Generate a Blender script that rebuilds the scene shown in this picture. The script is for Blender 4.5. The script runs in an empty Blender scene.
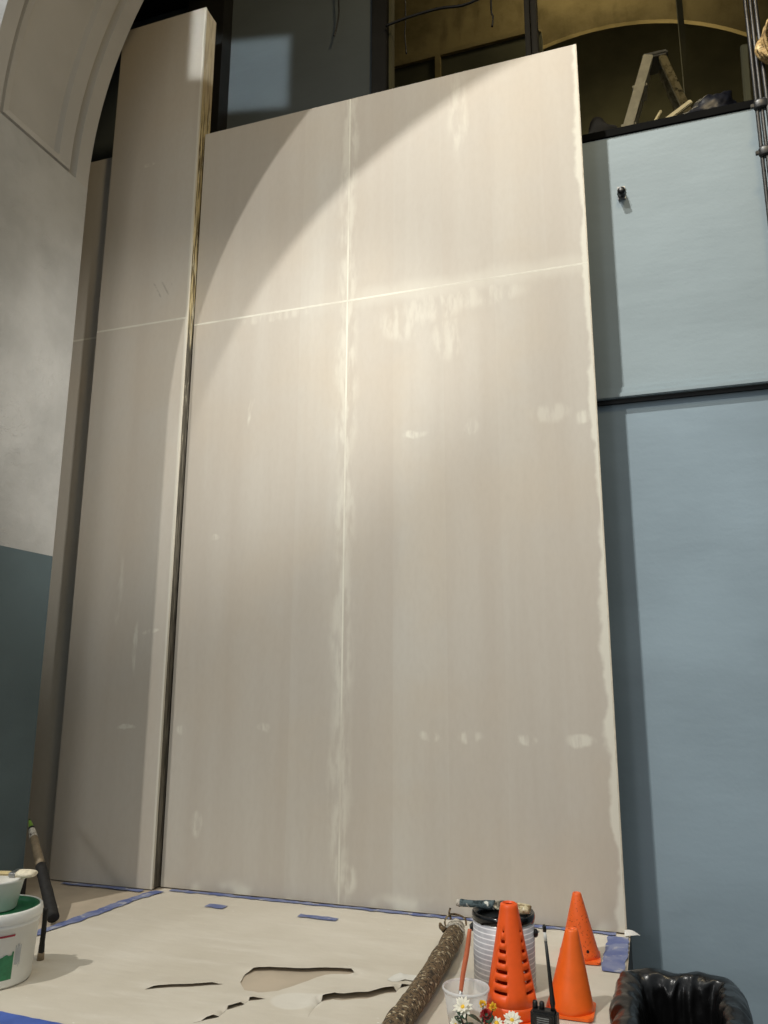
import bpy, bmesh, math, random
from mathutils import Vector, Matrix, noise
from mathutils.geometry import delaunay_2d_cdt
R = math.radians
PI = math.pi
C = bpy.context.scene.collection
rnd = random.Random(7)

# ------------------------------------------------------------------ materials
class NT:
    """small wrapper round a node tree"""
    def __init__(s, name, rough=.6, spec=.5):
        s.m = bpy.data.materials.new(name); s.m.use_nodes = True
        s.t = s.m.node_tree; s.n = s.t.nodes; s.l = s.t.links
        s.b = s.n['Principled BSDF']
        s.b.inputs['Roughness'].default_value = rough
        s.b.inputs['Specular IOR Level'].default_value = spec
        s._pos = None
    def put(s, sock, v):
        if isinstance(v, bpy.types.NodeSocket): s.l.new(v, sock)
        elif isinstance(v, (tuple, list)) and len(v) == 3 and sock.type == 'RGBA': sock.default_value = (*v, 1)
        else: sock.default_value = v
    def math(s, op, a, b=0, c=0, clamp=False):
        n = s.n.new('ShaderNodeMath'); n.operation = op; n.use_clamp = clamp
        for i, v in enumerate((a, b, c)): s.put(n.inputs[i], v)
        return n.outputs[0]
    def pos(s):
        if s._pos is None: s._pos = s.n.new('ShaderNodeNewGeometry').outputs['Position']
        return s._pos
    def obj(s):
        return s.n.new('ShaderNodeTexCoord').outputs['Object']
    def sep(s, v):
        n = s.n.new('ShaderNodeSeparateXYZ'); s.put(n.inputs[0], v); return n.outputs
    def scale(s, v, sc):
        n = s.n.new('ShaderNodeVectorMath'); n.operation = 'MULTIPLY'; s.put(n.inputs[0], v); n.inputs[1].default_value = sc
        return n.outputs[0]
    def shift(s, v, sc):
        n = s.n.new('ShaderNodeVectorMath'); n.operation = 'ADD'; s.put(n.inputs[0], v); n.inputs[1].default_value = sc
        return n.outputs[0]
    def noise(s, v, sc, detail=3, rough=.55):
        n = s.n.new('ShaderNodeTexNoise'); s.put(n.inputs['Vector'], v)
        n.inputs['Scale'].default_value = sc; n.inputs['Detail'].default_value = detail; n.inputs['Roughness'].default_value = rough
        return n.outputs['Fac']
    def vor(s, v, sc):
        n = s.n.new('ShaderNodeTexVoronoi'); s.put(n.inputs['Vector'], v); n.inputs['Scale'].default_value = sc
        return n.outputs['Distance']
    def ramp(s, v, a, b, lo=0., hi=1.):
        n = s.n.new('ShaderNodeMapRange'); n.interpolation_type = 'SMOOTHSTEP'
        s.put(n.inputs[0], v); n.inputs[1].default_value = a; n.inputs[2].default_value = b
        n.inputs[3].default_value = lo; n.inputs[4].default_value = hi
        return n.outputs[0]
    def mix(s, f, a, b):
        n = s.n.new('ShaderNodeMix'); n.data_type = 'RGBA'
        s.put(n.inputs[0], f); s.put(n.inputs[6], a); s.put(n.inputs[7], b)
        return n.outputs[2]
    def color(s, v): s.put(s.b.inputs['Base Color'], v)
    def bump(s, h, strength=.2, dist=.01):
        n = s.n.new('ShaderNodeBump'); s.put(n.inputs['Height'], h)
        n.inputs['Strength'].default_value = strength; n.inputs['Distance'].default_value = dist
        s.l.new(n.outputs[0], s.b.inputs['Normal'])

def lin(r, g, b):
    f = lambda c: (c/255/12.92) if c/255 <= .04045 else ((c/255+.055)/1.055)**2.4
    return (f(r), f(g), f(b))

def simple(name, col, rough=.6, var=.12, sc=20, bump=.0, metal=0, spec=.5):
    k = NT(name, rough, spec); k.b.inputs['Metallic'].default_value = metal
    n = k.noise(k.obj(), sc, 4)
    k.color(k.mix(k.ramp(n, .3, .7), tuple(c*(1-var) for c in col), tuple(min(1, c*(1+var)) for c in col)))
    if bump: k.bump(n, bump, .004)
    return k.m

M = {}
def board_material(name, main=True):
    k = NT(name, .62, .35)
    p = k.pos(); x, y, z = k.sep(p)
    streak = k.noise(k.scale(p, (6.5, 6.5, .5)), 1.0, 3)
    cloud = k.noise(p, 1.7, 4)
    col = k.mix(k.ramp(streak, .34, .66), lin(190, 183, 172), lin(198, 193, 183))
    col = k.mix(k.math('MULTIPLY', k.ramp(cloud, .42, .68), .5), col, lin(196, 184, 166))
    # roller lap bands: straight edged vertical bands of slightly different coats
    band = k.math('FRACT', k.math('MULTIPLY', k.math('SINE', k.math('FLOOR', k.math('MULTIPLY', k.math('ADD', x, 3.05), 4.6))), 43.17))
    col = k.mix(k.math('MULTIPLY', k.ramp(band, .45, .55), .32), col, lin(186, 176, 163))
    fine = k.noise(k.scale(p, (60, 60, 25)), 1.0, 4)
    col = k.mix(k.math('MULTIPLY', k.ramp(fine, .35, .75), .12), col, lin(170, 160, 146))
    wob = k.math('MULTIPLY', k.math('SUBTRACT', k.noise(p, 14, 3), .5), .05)
    wob2 = k.math('MULTIPLY', k.math('SUBTRACT', k.noise(k.shift(p, (3.1, 7.7, 1.3)), 5, 4), .5), .10)
    pale = lin(232, 230, 216)
    brush = k.ramp(k.noise(k.scale(p, (30, 30, 7)), 1, 3), .38, .62)
    masks = []
    def mk(m, strength): masks.append(k.math('MULTIPLY', m, strength))
    if main:
        ax = k.math('ABSOLUTE', x)
        mod = k.ramp(k.noise(k.shift(p, (2, 9, 4)), 2.6, 4), .3, .6, .35, 1)
        mk(k.math('MULTIPLY', mod, k.ramp(k.math('ADD', ax, k.math('MULTIPLY', wob, .05)), .002, .0052, 1, 0)), .9)
        soft = k.ramp(k.math('ADD', ax, k.math('MULTIPLY', wob2, .8)), .01, .06, 1, 0)
        mk(k.math('MULTIPLY', soft, brush), .38)
        az = k.math('ABSOLUTE', k.math('SUBTRACT', z, 2.4384))
        mk(k.math('MULTIPLY', mod, k.ramp(k.math('ADD', az, k.math('MULTIPLY', wob, .09)), .002, .0060, 1, 0)), .9)
        softz = k.ramp(k.math('ADD', az, wob2), .005, .07, 1, 0)
        mk(k.math('MULTIPLY', softz, k.ramp(x, -.3, .3, .15, 1)), .22)
        ex = k.math('SUBTRACT', 1.0215, x)
        mk(k.ramp(k.math('ADD', ex, wob2), .012, .030, 1, 0), .6)
        mk(k.ramp(ex, .005, .010, 1, 0), .6)
        bz = k.math('ADD', z, wob2)
        mk(k.math('MULTIPLY', k.ramp(bz, .01, .06, 1, 0), k.ramp(k.noise(p, 6, 2), .5, .65)), .55)
        spots = [(-.72,.61,.028,.02),(-.33,.63,.035,.02),(.36,.615,.045,.022),(.51,.615,.05,.026),(.71,.61,.04,.022),(.90,.61,.05,.024),
                 (.30,1.80,.06,.02),(.53,1.80,.035,.04),(.85,1.83,.09,.045),(.97,1.80,.03,.03),(.38,2.35,.16,.075),(.60,2.37,.19,.055),
                 (.45,2.20,.07,.10),(.25,2.30,.12,.09),(-.62,.25,.03,.05),(.03,.10,.04,.07),(-.60,1.42,.025,.02),(.5,3.25,.05,.22),(-.35,2.42,.2,.03),(-.45,2.0,.012,.09),(-.02,.4,.03,.25)]
    else:
        az = k.math('ABSOLUTE', k.math('SUBTRACT', z, 2.455))
        mk(k.ramp(k.math('ADD', az, k.math('MULTIPLY', wob, .06)), .002, .0065, 1, 0), .6)
        ex = k.math('SUBTRACT', -.777, x)
        mk(k.ramp(k.math('ADD', k.math('ABSOLUTE', ex), k.math('MULTIPLY', wob, .1)), .004, .010, 1, 0), .45)
        spots = [(-1.05,3.32,.03,.014),(-.86,1.02,.04,.012),(-.95,.62,.05,.012),(-.93,.95,.012,.12),(-1.03,1.2,.02,.16)]
        # shallow pencil scribble on the upper board
        sx = k.math('ADD', k.math('MULTIPLY', k.math('SUBTRACT', x, -.925), 1.0), k.math('MULTIPLY', k.math('SUBTRACT', z, 2.62), .55))
        line = k.ramp(k.math('ABSOLUTE', k.math('SUBTRACT', k.math('FRACT', k.math('MULTIPLY', sx, 22)), .5)), .06, .14, 1, 0)
        win = k.math('MULTIPLY', k.ramp(k.math('ABSOLUTE', k.math('ADD', x, .925)), .05, .065, 1, 0), k.ramp(k.math('ABSOLUTE', k.math('SUBTRACT', z, 2.62)), .03, .045, 1, 0))
        scrib = k.math('MULTIPLY', k.math('MULTIPLY', line, win), k.ramp(k.noise(p, 30, 2), .42, .6))
        col = k.mix(k.math('MULTIPLY', scrib, .3), col, lin(96, 88, 80))
    for (cx, cz, rx, rz) in spots:
        dx = k.math('DIVIDE', k.math('ADD', k.math('SUBTRACT', x, cx), k.math('MULTIPLY', wob2, .6)), rx)
        dz = k.math('DIVIDE', k.math('ADD', k.math('SUBTRACT', z, cz), k.math('MULTIPLY', wob, .8)), rz)
        d = k.math('SQRT', k.math('ADD', k.math('MULTIPLY', dx, dx), k.math('MULTIPLY', dz, dz)))
        big = rx*rz > .003
        mk(k.math('MULTIPLY', k.ramp(d, .55, 1.15, 1, 0), brush), .28 if big else .5)
    tot = masks[0]
    for m in masks[1:]: tot = k.math('MAXIMUM', tot, m)
    col = k.mix(tot, col, pale)
    k.color(col)
    k.bump(k.math('ADD', fine, k.math('MULTIPLY', tot, 2.0)), .10, .002)
    return k.m
M['board'] = board_material('beige_board')
M['board_tall'] = board_material('beige_board_tall', False)

def edge_material():
    # raw board edge: yellowish drips and bare pale ply above, grimy grey wood lower down
    k = NT('raw_edge', .75, .3)
    p = k.pos(); x, y, z = k.sep(p)
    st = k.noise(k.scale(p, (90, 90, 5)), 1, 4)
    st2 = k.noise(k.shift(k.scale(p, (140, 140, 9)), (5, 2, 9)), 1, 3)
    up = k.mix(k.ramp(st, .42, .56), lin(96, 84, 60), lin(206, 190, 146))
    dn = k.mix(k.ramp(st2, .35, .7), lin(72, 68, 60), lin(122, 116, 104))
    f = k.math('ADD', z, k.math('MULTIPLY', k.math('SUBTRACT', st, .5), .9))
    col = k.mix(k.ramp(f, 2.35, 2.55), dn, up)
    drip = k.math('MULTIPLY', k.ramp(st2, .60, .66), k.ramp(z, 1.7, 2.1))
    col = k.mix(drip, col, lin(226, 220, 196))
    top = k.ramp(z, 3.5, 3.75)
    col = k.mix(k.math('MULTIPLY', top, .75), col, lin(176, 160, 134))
    k.color(col); k.bump(st, .5, .004)
    return k.m
M['edge'] = edge_material()
M['edge_pale'] = simple('edge_pale', lin(206, 198, 180), .7, .1, 30)
M['edge_side'] = simple('edge_side', lin(150, 140, 122), .7, .15, 30)

def plaster():
    k = NT('plaster', .55, .4)
    p = k.pos()
    big = k.noise(p, 2.2, 4); mid = k.noise(p, 11, 5, .6)
    col = k.mix(k.ramp(big, .35, .65), lin(164, 164, 162), lin(184, 184, 182))
    ridges = k.math('ABSOLUTE', k.math('SUBTRACT', k.noise(k.scale(p, (1, 1, 1.6)), 5.5, 5, .62), .5))
    r = k.ramp(ridges, .0, .02, 1, 0)
    r = k.math('MULTIPLY', r, k.ramp(k.noise(p, 3.1, 2), .46, .62))
    dots = k.math('MULTIPLY', k.ramp(k.vor(p, 9), .02, .07, 1, 0), k.ramp(k.noise(k.shift(p, (9, 3, 4)), 6, 1), .5, .6))
    k.color(col)
    h = k.math('ADD', k.math('MULTIPLY', mid, 1.3), k.math('ADD', k.math('MULTIPLY', r, .18), k.math('MULTIPLY', dots, 1.6)))
    k.bump(h, .7, .010)
    return k.m
M['plaster'] = plaster()
M['soffit'] = simple('soffit_paint', lin(176, 174, 170), .38, .05, 3, .02)
def slate(name, col, var=.12, rough=.6):
    k = NT(name, rough, .35); p = k.pos()
    n = k.noise(k.scale(p, (1, 1, 1.6)), 1.6, 5); f = k.noise(p, 70, 3)
    c = k.mix(k.ramp(n, .3, .7), tuple(v*(1-var) for v in col), tuple(v*(1+var) for v in col))
    k.color(c)
    wr = k.noise(k.scale(p, (.8, 1, 3)), 3.2, 3)
    k.bump(k.math('ADD', k.math('MULTIPLY', f, .25), wr), .16, .012)
    return k.m
M['wainscot'] = slate('wainscot', lin(84, 99, 104), .12)
M['blue_upper'] = slate('blue_upper', lin(142, 156, 162), .06)
M['blue_lower'] = slate('blue_lower', lin(136, 153, 164), .08)
M['trim'] = slate('trim', lin(142, 156, 162), .05, .45)
M['slate'] = slate('upper_slate', lin(92, 100, 104), .08)
M['black'] = simple('black_paint', lin(22, 22, 21), .6, .3, 8)
M['dark'] = simple('dark_void', lin(26, 24, 20), .9, .3, 3)
def tan():
    k = NT('loft_tan', .85, .2); p = k.pos()
    n = k.noise(p, 1.3, 6, .65)
    c = k.mix(k.ramp(n, .3, .7), lin(122, 108, 70), lin(168, 150, 104))
    c = k.mix(k.math('MULTIPLY', k.ramp(k.noise(k.scale(p, (3, 3, 1)), 2, 4), .5, .7), .5), c, lin(92, 80, 52))
    k.color(c); k.bump(n, .3, .05)
    return k.m
M['tan'] = tan()
M['loft_dark'] = simple('loft_dark', lin(84, 82, 60), .9, .25, 2)
M['loft_floor'] = simple('loft_floor', lin(58, 52, 42), .9, .3, 5)
def paper():
    k = NT('floor_paper', .7, .3); p = k.pos()
    a = k.noise(p, 1.6, 4); b = k.noise(k.scale(p, (1.5, 6, 1)), 2, 4)
    c = k.mix(k.ramp(a, .3, .7), lin(204, 196, 180), lin(218, 211, 197))
    c = k.mix(k.math('MULTIPLY', k.ramp(b, .5, .72), .5), c, lin(224, 218, 206))
    sp = k.ramp(k.vor(k.scale(p, (1, 2.0, 1)), 11), .03, .055, 1, 0)
    sp = k.math('MULTIPLY', sp, k.ramp(k.noise(k.shift(p, (1, 2, 3)), 4, 1), .52, .58))
    c = k.mix(k.math('MULTIPLY', sp, .9), c, lin(238, 236, 228))
    x, y, z = k.sep(p)
    d = k.math('SQRT', k.math('ADD', k.math('POWER', k.math('DIVIDE', k.math('SUBTRACT', x, .225), .075), 2), k.math('POWER', k.math('DIVIDE', k.math('SUBTRACT', y, -.86), .06), 2)))
    c = k.mix(k.math('MULTIPLY', k.ramp(d, .8, 1.0, 1, 0), .5), c, lin(226, 223, 214))
    k.color(c)
    k.bump(k.math('ADD', k.noise(k.scale(p, (1, 2.2, 1)), 3.5, 3), k.math('MULTIPLY', k.noise(p, 60, 2), .06)), .25, .03)
    return k.m
M['paper'] = paper()
M['kraft'] = simple('kraft', lin(186, 172, 152), .8, .1, 5, .1)
M['scrap'] = simple('scrap_white', lin(222, 220, 212), .5, .06, 30)
def tape():
    k = NT('blue_tape', .6, .3); p = k.pos()
    n = k.noise(p, 16, 4)
    c = k.mix(k.ramp(n, .35, .65), lin(98, 110, 158), lin(132, 140, 172))
    c = k.mix(k.math('MULTIPLY', k.ramp(k.noise(k.shift(p, (4, 4, 1)), 22, 3), .56, .66), .7), c, lin(190, 190, 192))
    k.color(c); k.bump(n, .4, .003)
    return k.m
M['tape'] = tape()
M['tape_deep'] = simple('blue_tape_clean', lin(70, 98, 176), .55, .12, 20, .1)
M['lower_floor'] = simple('lower_floor', lin(96, 92, 86), .7, .15, 4)
def orange(name, col, speckle=False):
    k = NT(name, .42, .5); p = k.obj()
    n = k.noise(p, 30, 3)
    c = k.mix(k.ramp(n, .3, .7), tuple(v*.92 for v in col), col)
    if speckle:
        s = k.ramp(k.noise(p, 160, 2), .60, .66)
        c = k.mix(k.math('MULTIPLY', s, .8), c, lin(196, 74, 24))
    k.color(c)
    k.b.inputs['Subsurface Weight'].default_value = 0.0
    k.bump(n, .08, .002)
    return k.m
M['orange_a'] = orange('orange_vented', lin(255, 98, 28))
M['orange_b'] = orange('orange_plain', lin(255, 112, 32))
M['orange_c'] = orange('orange_speckled', lin(255, 110, 40), True)
M['hole'] = simple('hole_dark', lin(36, 16, 12), .9, .1)
def canlabel():
    k = NT('can_label', .38, .5); p = k.obj(); x, y, z = k.sep(p)
    f = k.math('FRACT', k.math('MULTIPLY', z, 78))
    ln = k.ramp(k.math('ABSOLUTE', k.math('SUBTRACT', f, .5)), .09, .16, 1, 0)
    c = k.mix(k.ramp(k.noise(p, 60, 3), .35, .65), lin(176, 176, 182), lin(190, 190, 195))
    c = k.mix(k.math('MULTIPLY', ln, .85), c, lin(240, 240, 242))
    k.color(c); return k.m
M['canlabel'] = canlabel()
M['steel'] = simple('steel', lin(190, 190, 188), .28, .08, 20, 0, .9)
M['black_gloss'] = simple('black_gloss', lin(16, 17, 19), .16, .2, 30)
M['black_plastic'] = simple('black_plastic', lin(24, 25, 26), .42, .2, 60, .1)
M['black_foam'] = simple('black_foam', lin(26, 24, 22), .75, .35, 60, .4)
M['grey_plastic'] = simple('grey_plastic', lin(120, 122, 122), .5, .15, 60)
M['wear'] = simple('worn_print', lin(170, 172, 172), .5, .1, 60)
M['white_plastic'] = simple('white_plastic', lin(226, 226, 220), .4, .04, 12)
M['green_lid'] = simple('green_lid', lin(28, 104, 66), .4, .12, 14)
M['green_print'] = simple('green_print', lin(44, 118, 78), .45, .16, 60)
M['red_print'] = simple('red_print', lin(150, 40, 56), .45, .1, 30)
M['black2'] = simple('black_beam', lin(8, 8, 7), .9, .3, 8, spec=.1)
M['dark_print'] = simple('dark_print', lin(40, 42, 46), .45, .1, 30)
M['cream'] = simple('cream_wood', lin(226, 208, 160), .5, .15, 40, .1)
M['bristle'] = simple('cream_bristle', lin(232, 222, 196), .7, .15, 90, .5)
M['terracotta'] = simple('terracotta_handle', lin(208, 112, 74), .45, .1, 30)
M['wood_beige'] = simple('wood_beige', lin(140, 124, 100), .6, .2, 40, .2)
M['green_tip'] = simple('green_tip', lin(122, 160, 62), .5, .15, 40)
M['liquid'] = simple('tan_paint', lin(178, 150, 104), .5, .1, 10)
def spatter(name, a, b, c3, sc=45):
    k = NT(name, .7, .3); p = k.obj()
    n = k.noise(p, sc, 5, .65)
    c = k.mix(k.ramp(n, .40, .55), a, b)
    c = k.mix(k.ramp(k.noise(k.shift(p, (2, 5, 1)), sc*.8, 4), .58, .66), c, c3)
    k.color(c); k.bump(n, .9, .006); return k.m
M['bark'] = spatter('crusted_bark', lin(52, 45, 37), lin(122, 102, 76), lin(206, 194, 164), 110)
M['bark_end'] = spatter('pale_end', lin(150, 142, 128), lin(206, 200, 188), lin(90, 84, 76), 60)
M['brush_worn'] = spatter('worn_brush_handle', lin(40, 54, 58), lin(92, 108, 112), lin(226, 226, 216), 60)
M['brush_crust'] = spatter('crusted_ferrule', lin(58, 54, 48), lin(140, 132, 116), lin(226, 218, 190), 70)
M['brush_tip'] = spatter('pale_bristles', lin(150, 128, 92), lin(222, 208, 170), lin(240, 232, 208), 70)
def bag():
    k = NT('bag_film', .30, .35); p = k.obj()
    k.color(lin(13, 13, 14))
    n = k.noise(k.scale(p, (1, 1, .6)), 12, 4, .5); n2 = k.noise(k.shift(p, (3, 3, 3)), 75, 2)
    k.bump(k.math('ADD', n, k.math('MULTIPLY', n2, .06)), .45, .012)
    k.b.inputs['Coat Weight'].default_value = .15; k.b.inputs['Coat Roughness'].default_value = .15
    return k.m
M['bag'] = bag()
def clear():
    k = NT('clear_plastic', .12, .5)
    k.color((.96, .97, .97)); k.b.inputs['Alpha'].default_value = .32
    return k.m
M['clear'] = clear()
def frost():
    k = NT('clear_rim', .2, .5); k.color((.9, .9, .9)); k.b.inputs['Alpha'].default_value = .55
    return k.m
M['clear_rim'] = frost()
M['petal'] = simple('petal_white', lin(240, 236, 220), .6, .04, 60)
M['yellow'] = simple('petal_yellow', lin(236, 190, 50), .6, .12, 60)
M['red'] = simple('petal_red', lin(150, 26, 30), .6, .2, 60)
M['leaf'] = simple('leaf_green', lin(38, 66, 42), .5, .3, 50)
M['alu'] = simple('ladder_grey', lin(220, 220, 206), .5, .1, 20)
M['fibre'] = simple('ladder_yellow', lin(196, 184, 130), .6, .2, 30)
M['ladder_dark'] = spatter('ladder_lettering', lin(120, 112, 84), lin(150, 142, 112), lin(60, 58, 48), 30)
M['pale_wood'] = simple('pale_wood', lin(206, 194, 152), .7, .12, 20)
M['navy'] = simple('navy_cloth', lin(28, 31, 42), .4, .4, 25, .4)
M['rope'] = spatter('straw_rope', lin(120, 96, 58), lin(186, 156, 104), lin(226, 206, 156), 60)
M['cable'] = simple('black_cable', lin(40, 40, 40), .4, .2, 30)

# ------------------------------------------------------------------ mesh helpers
def link(name, bm, mat, parent=None, smooth=False, mats=None):
    me = bpy.data.meshes.new(name)
    if isinstance(bm, bmesh.types.BMesh):
        bmesh.ops.recalc_face_normals(bm, faces=bm.faces[:]) if len(bm.faces) else None
        bm.to_mesh(me); bm.free()
    o = bpy.data.objects.new(name, me); C.objects.link(o)
    for m in (mats or [mat]): me.materials.append(m)
    if smooth:
        for p in me.polygons: p.use_smooth = True
    if parent is not None:
        o.parent = parent
        o.matrix_parent_inverse = parent.matrix_world.inverted() if parent.type == 'EMPTY' and False else Matrix()
    return o
def tag(o, label, cat, group=None):
    o['label'] = label; o['category'] = cat
    if group: o['group'] = group
    return o
def thing(name, label, cat, loc=(0, 0, 0), rz=0, group=None):
    o = bpy.data.objects.new(name, None); C.objects.link(o)
    o.location = loc; o.rotation_euler = (0, 0, rz); o.empty_display_size = .05
    return tag(o, label, cat, group)
def struct(name, bm, mat, parent=None, **k):
    o = link(name, bm, mat, parent, **k)
    if parent is None: o['kind'] = 'structure'
    return o
def box(bm, a, b, bev=0, mi=0, mtx=None):
    x0, y0, z0 = a; x1, y1, z1 = b
    vs = [bm.verts.new(v) for v in ((x0,y0,z0),(x1,y0,z0),(x1,y1,z0),(x0,y1,z0),(x0,y0,z1),(x1,y0,z1),(x1,y1,z1),(x0,y1,z1))]
    fs = [bm.faces.new([vs[i] for i in f]) for f in ((3,2,1,0),(4,5,6,7),(0,1,5,4),(1,2,6,5),(2,3,7,6),(3,0,4,7))]
    for f in fs: f.material_index = mi
    if mtx is not None: bmesh.ops.transform(bm, matrix=mtx, verts=vs)
    if bev:
        es = {e for f in fs for e in f.edges}
        bmesh.ops.bevel(bm, geom=list(es), offset=bev, segments=2, affect='EDGES')
    return bm
def BM(): return bmesh.new()
def lathe(bm, prof, seg=48, c=(0, 0, 0), a0=0, a1=2*PI, mi=0):
    full = abs(a1-a0-2*PI) < 1e-6
    n = seg if full else seg+1
    rings = []
    for (r, z) in prof:
        if r < 1e-6: rings.append([bm.verts.new((c[0], c[1], c[2]+z))])
        else: rings.append([bm.verts.new((c[0]+r*math.cos(a0+(a1-a0)*i/seg), c[1]+r*math.sin(a0+(a1-a0)*i/seg), c[2]+z)) for i in range(n)])
    for A, B in zip(rings, rings[1:]):
        for i in range(seg):
            j = (i+1) % n
            if len(A) == 1 and len(B) == 1: continue
            if len(A) == 1: f = bm.faces.new((A[0], B[j], B[i]))
            elif len(B) == 1: f = bm.faces.new((A[i], A[j], B[0]))
            else: f = bm.faces.new((A[i], A[j], B[j], B[i]))
            f.material_index = mi; f.smooth = True
    return bm
def tube(bm, pts, rad, seg=10, cap=True, wob=0, seed=0):
    pts = [Vector(p) for p in pts]; rings = []
    rads = rad if isinstance(rad, (list, tuple)) else [rad]*len(pts)
    up = Vector((0, 0, 1))
    for i, p in enumerate(pts):
        t = (pts[min(i+1, len(pts)-1)]-pts[max(i-1, 0)]).normalized()
        u = t.cross(up)
        if u.length < .05: u = t.cross(Vector((0, 1, 0)))
        u.normalize(); v = t.cross(u).normalized()
        ring = []
        for k in range(seg):
            a = 2*PI*k/seg; r = rads[i]
            q = p+(u*math.cos(a)+v*math.sin(a))*r
            if wob: q = p+(q-p)*(1+wob*noise.noise(q*40+Vector((seed, 0, 0)))+wob*.6*noise.noise(q*95))
            ring.append(bm.verts.new(q))
        rings.append(ring)
    for A, B in zip(rings, rings[1:]):
        for k in range(seg):
            j = (k+1) % seg; f = bm.faces.new((A[k], A[j], B[j], B[k])); f.smooth = True
    if cap:
        bm.faces.new(rings[0][::-1]); bm.faces.new(rings[-1])
    return bm
def smooth_path(pts, n=8):
    pts = [Vector(p) for p in pts]; out = []
    for i in range(len(pts)-1):
        p0, p1, p2, p3 = pts[max(i-1, 0)], pts[i], pts[i+1], pts[min(i+2, len(pts)-1)]
        for k in range(n):
            t = k/n
            out.append(.5*((2*p1)+(p2-p0)*t+(2*p0-5*p1+4*p2-p3)*t*t+(3*p1-p0-3*p2+p3)*t**3))
    out.append(pts[-1]); return out
def solid(o, t, off=0):
    m = o.modifiers.new('thick', 'SOLIDIFY'); m.thickness = t; m.offset = off; return o

# ------------------------------------------------------------------ camera
cam = bpy.data.cameras.new('camera'); co = bpy.data.objects.new('camera', cam); C.objects.link(co)
bpy.context.scene.camera = co
yaw, pitch, roll = -.3234, .2131, .0037
cy, sy, cp, sp = math.cos(yaw), math.sin(yaw), math.cos(pitch), math.sin(pitch)
f = Vector((sy*cp, cy*cp, sp)); r = Vector((cy, -sy, 0)); u = r.cross(f)
r2 = r*math.cos(roll)+u*math.sin(roll); u2 = u*math.cos(roll)-r*math.sin(roll)
co.matrix_world = Matrix(((r2.x, u2.x, -f.x, 1.1499), (r2.y, u2.y, -f.y, -2.9159), (r2.z, u2.z, -f.z, .817), (0, 0, 0, 1)))
cam.sensor_fit = 'VERTICAL'; cam.sensor_height = 36; cam.lens = 778.12/1024*36
cam.clip_start = .05; cam.clip_end = 200

# ------------------------------------------------------------------ setting
ZL = -.75                                   # lower hall floor
bm = BM(); box(bm, (-6, -7, ZL-.1), (6, 5, ZL)); struct('floor', bm, M['lower_floor'])
bm = BM(); box(bm, (-2.6, -1.26, ZL), (1.035, .05, -.001))
for fc in bm.faces: fc.material_index = 0 if fc.calc_center_median().z > -.01 else 1
struct('platform_floor', bm, None, mats=[M['kraft'], M['black']])

# proscenium: jamb, springing and arch; circle centre (1.0, 3.06), radius 2.2
AX, AZ, AR, YF, YB = 1.0, 3.06, 2.2, -.887, -.287
XL, XR = -3.2, 5.2; ZT = 9.0; WZ = 1.322
bm = BM()
NA = 96
arc = [(AX-AR*math.cos(PI*i/NA), AZ+AR*math.sin(PI*i/NA)) for i in range(NA+1)]
for yy in (YF, YB):
    v = lambda x, z: bm.verts.new((x, yy, z))
    for i in range(NA):                     # spandrels above the arch
        a, b = arc[i], arc[i+1]
        bm.faces.new((v(*a), v(*b), v(b[0], ZT), v(a[0], ZT)))
    for (xa, xb) in ((XL, -1.2), (3.2, XR)):
        bm.faces.new((v(xa, AZ), v(xb, AZ), v(xb, ZT), v(xa, ZT)))
        bm.faces.new((v(xa, WZ), v(xb, WZ), v(xb, AZ), v(xa, AZ)))
        bm.faces.new((v(xa, ZL), v(xb, ZL), v(xb, WZ), v(xa, WZ))).material_index = 1
for xx in (-1.2, 3.2):                      # reveals
    v = lambda y, z: bm.verts.new((xx, y, z))
    bm.faces.new((v(YF, WZ), v(YB, WZ), v(YB, AZ), v(YF, AZ)))
    bm.faces.new((v(YF, ZL), v(YB, ZL), v(YB, WZ), v(YF, WZ))).material_index = 1
for (xa, xb, za, zb) in ((XL, XR, ZT, ZT), (XL, XL, ZL, ZT), (XR, XR, ZL, ZT)):
    bm.faces.new([bm.verts.new(q) for q in ((xa, YF, za), (xb, YF, zb), (xb, YB, zb), (xa, YB, za))])
bmesh.ops.remove_doubles(bm, verts=bm.verts[:], dist=1e-5)
struct('wall_left', bm, None, mats=[M['plaster'], M['wainscot']])

# arch soffit with its recessed moulded panel, swept along the arc
def recess(s, y):
    Y0, Y1 = -.817, -.366
    uu = min((y-Y0)/.060, (Y1-y)/.108, (s-.0)/.062)
    if uu <= 0: return 0
    if uu < .09: return .034*uu/.09
    if uu < .20: return .034
    if uu < .34: return .034-.028*(uu-.20)/.14
    if uu < .92: return .006+.010*(uu-.34)/.58
    if uu < 1.0: return .016+.024*(uu-.92)/.08
    return .040
ys = sorted(set([YF, YB] + [-.817+.060*q for q in (0,.09,.2,.34,.6,.92,1.0)] + [-.366-.108*q for q in (0,.09,.2,.34,.6,.92,1.0)] + [-.75+.04*i for i in range(7)]))
ss = [0]+[.062*q for q in (.09,.2,.34,.6,.92,1.0)]
while ss[-1] < PI*AR-.03: ss.append(ss[-1]+.045)
ss.append(PI*AR)
bm = BM(); rows = []
for s in ss:
    th = s/AR; row = []
    for y in ys:
        rr = AR+recess(s, y)
        row.append(bm.verts.new((AX-rr*math.cos(th), y, AZ+rr*math.sin(th))))
    rows.append(row)
for A, B in zip(rows, rows[1:]):
    for i in range(len(ys)-1): bm.faces.new((A[i], A[i+1], B[i+1], B[i]))
struct('trim_1', bm, M['soffit'])
bm = BM(); box(bm, (-1.26, -.40, 0.0), (-1.188, -.272, .075), .004); struct('baseboard_left', bm, M['black'])

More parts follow.
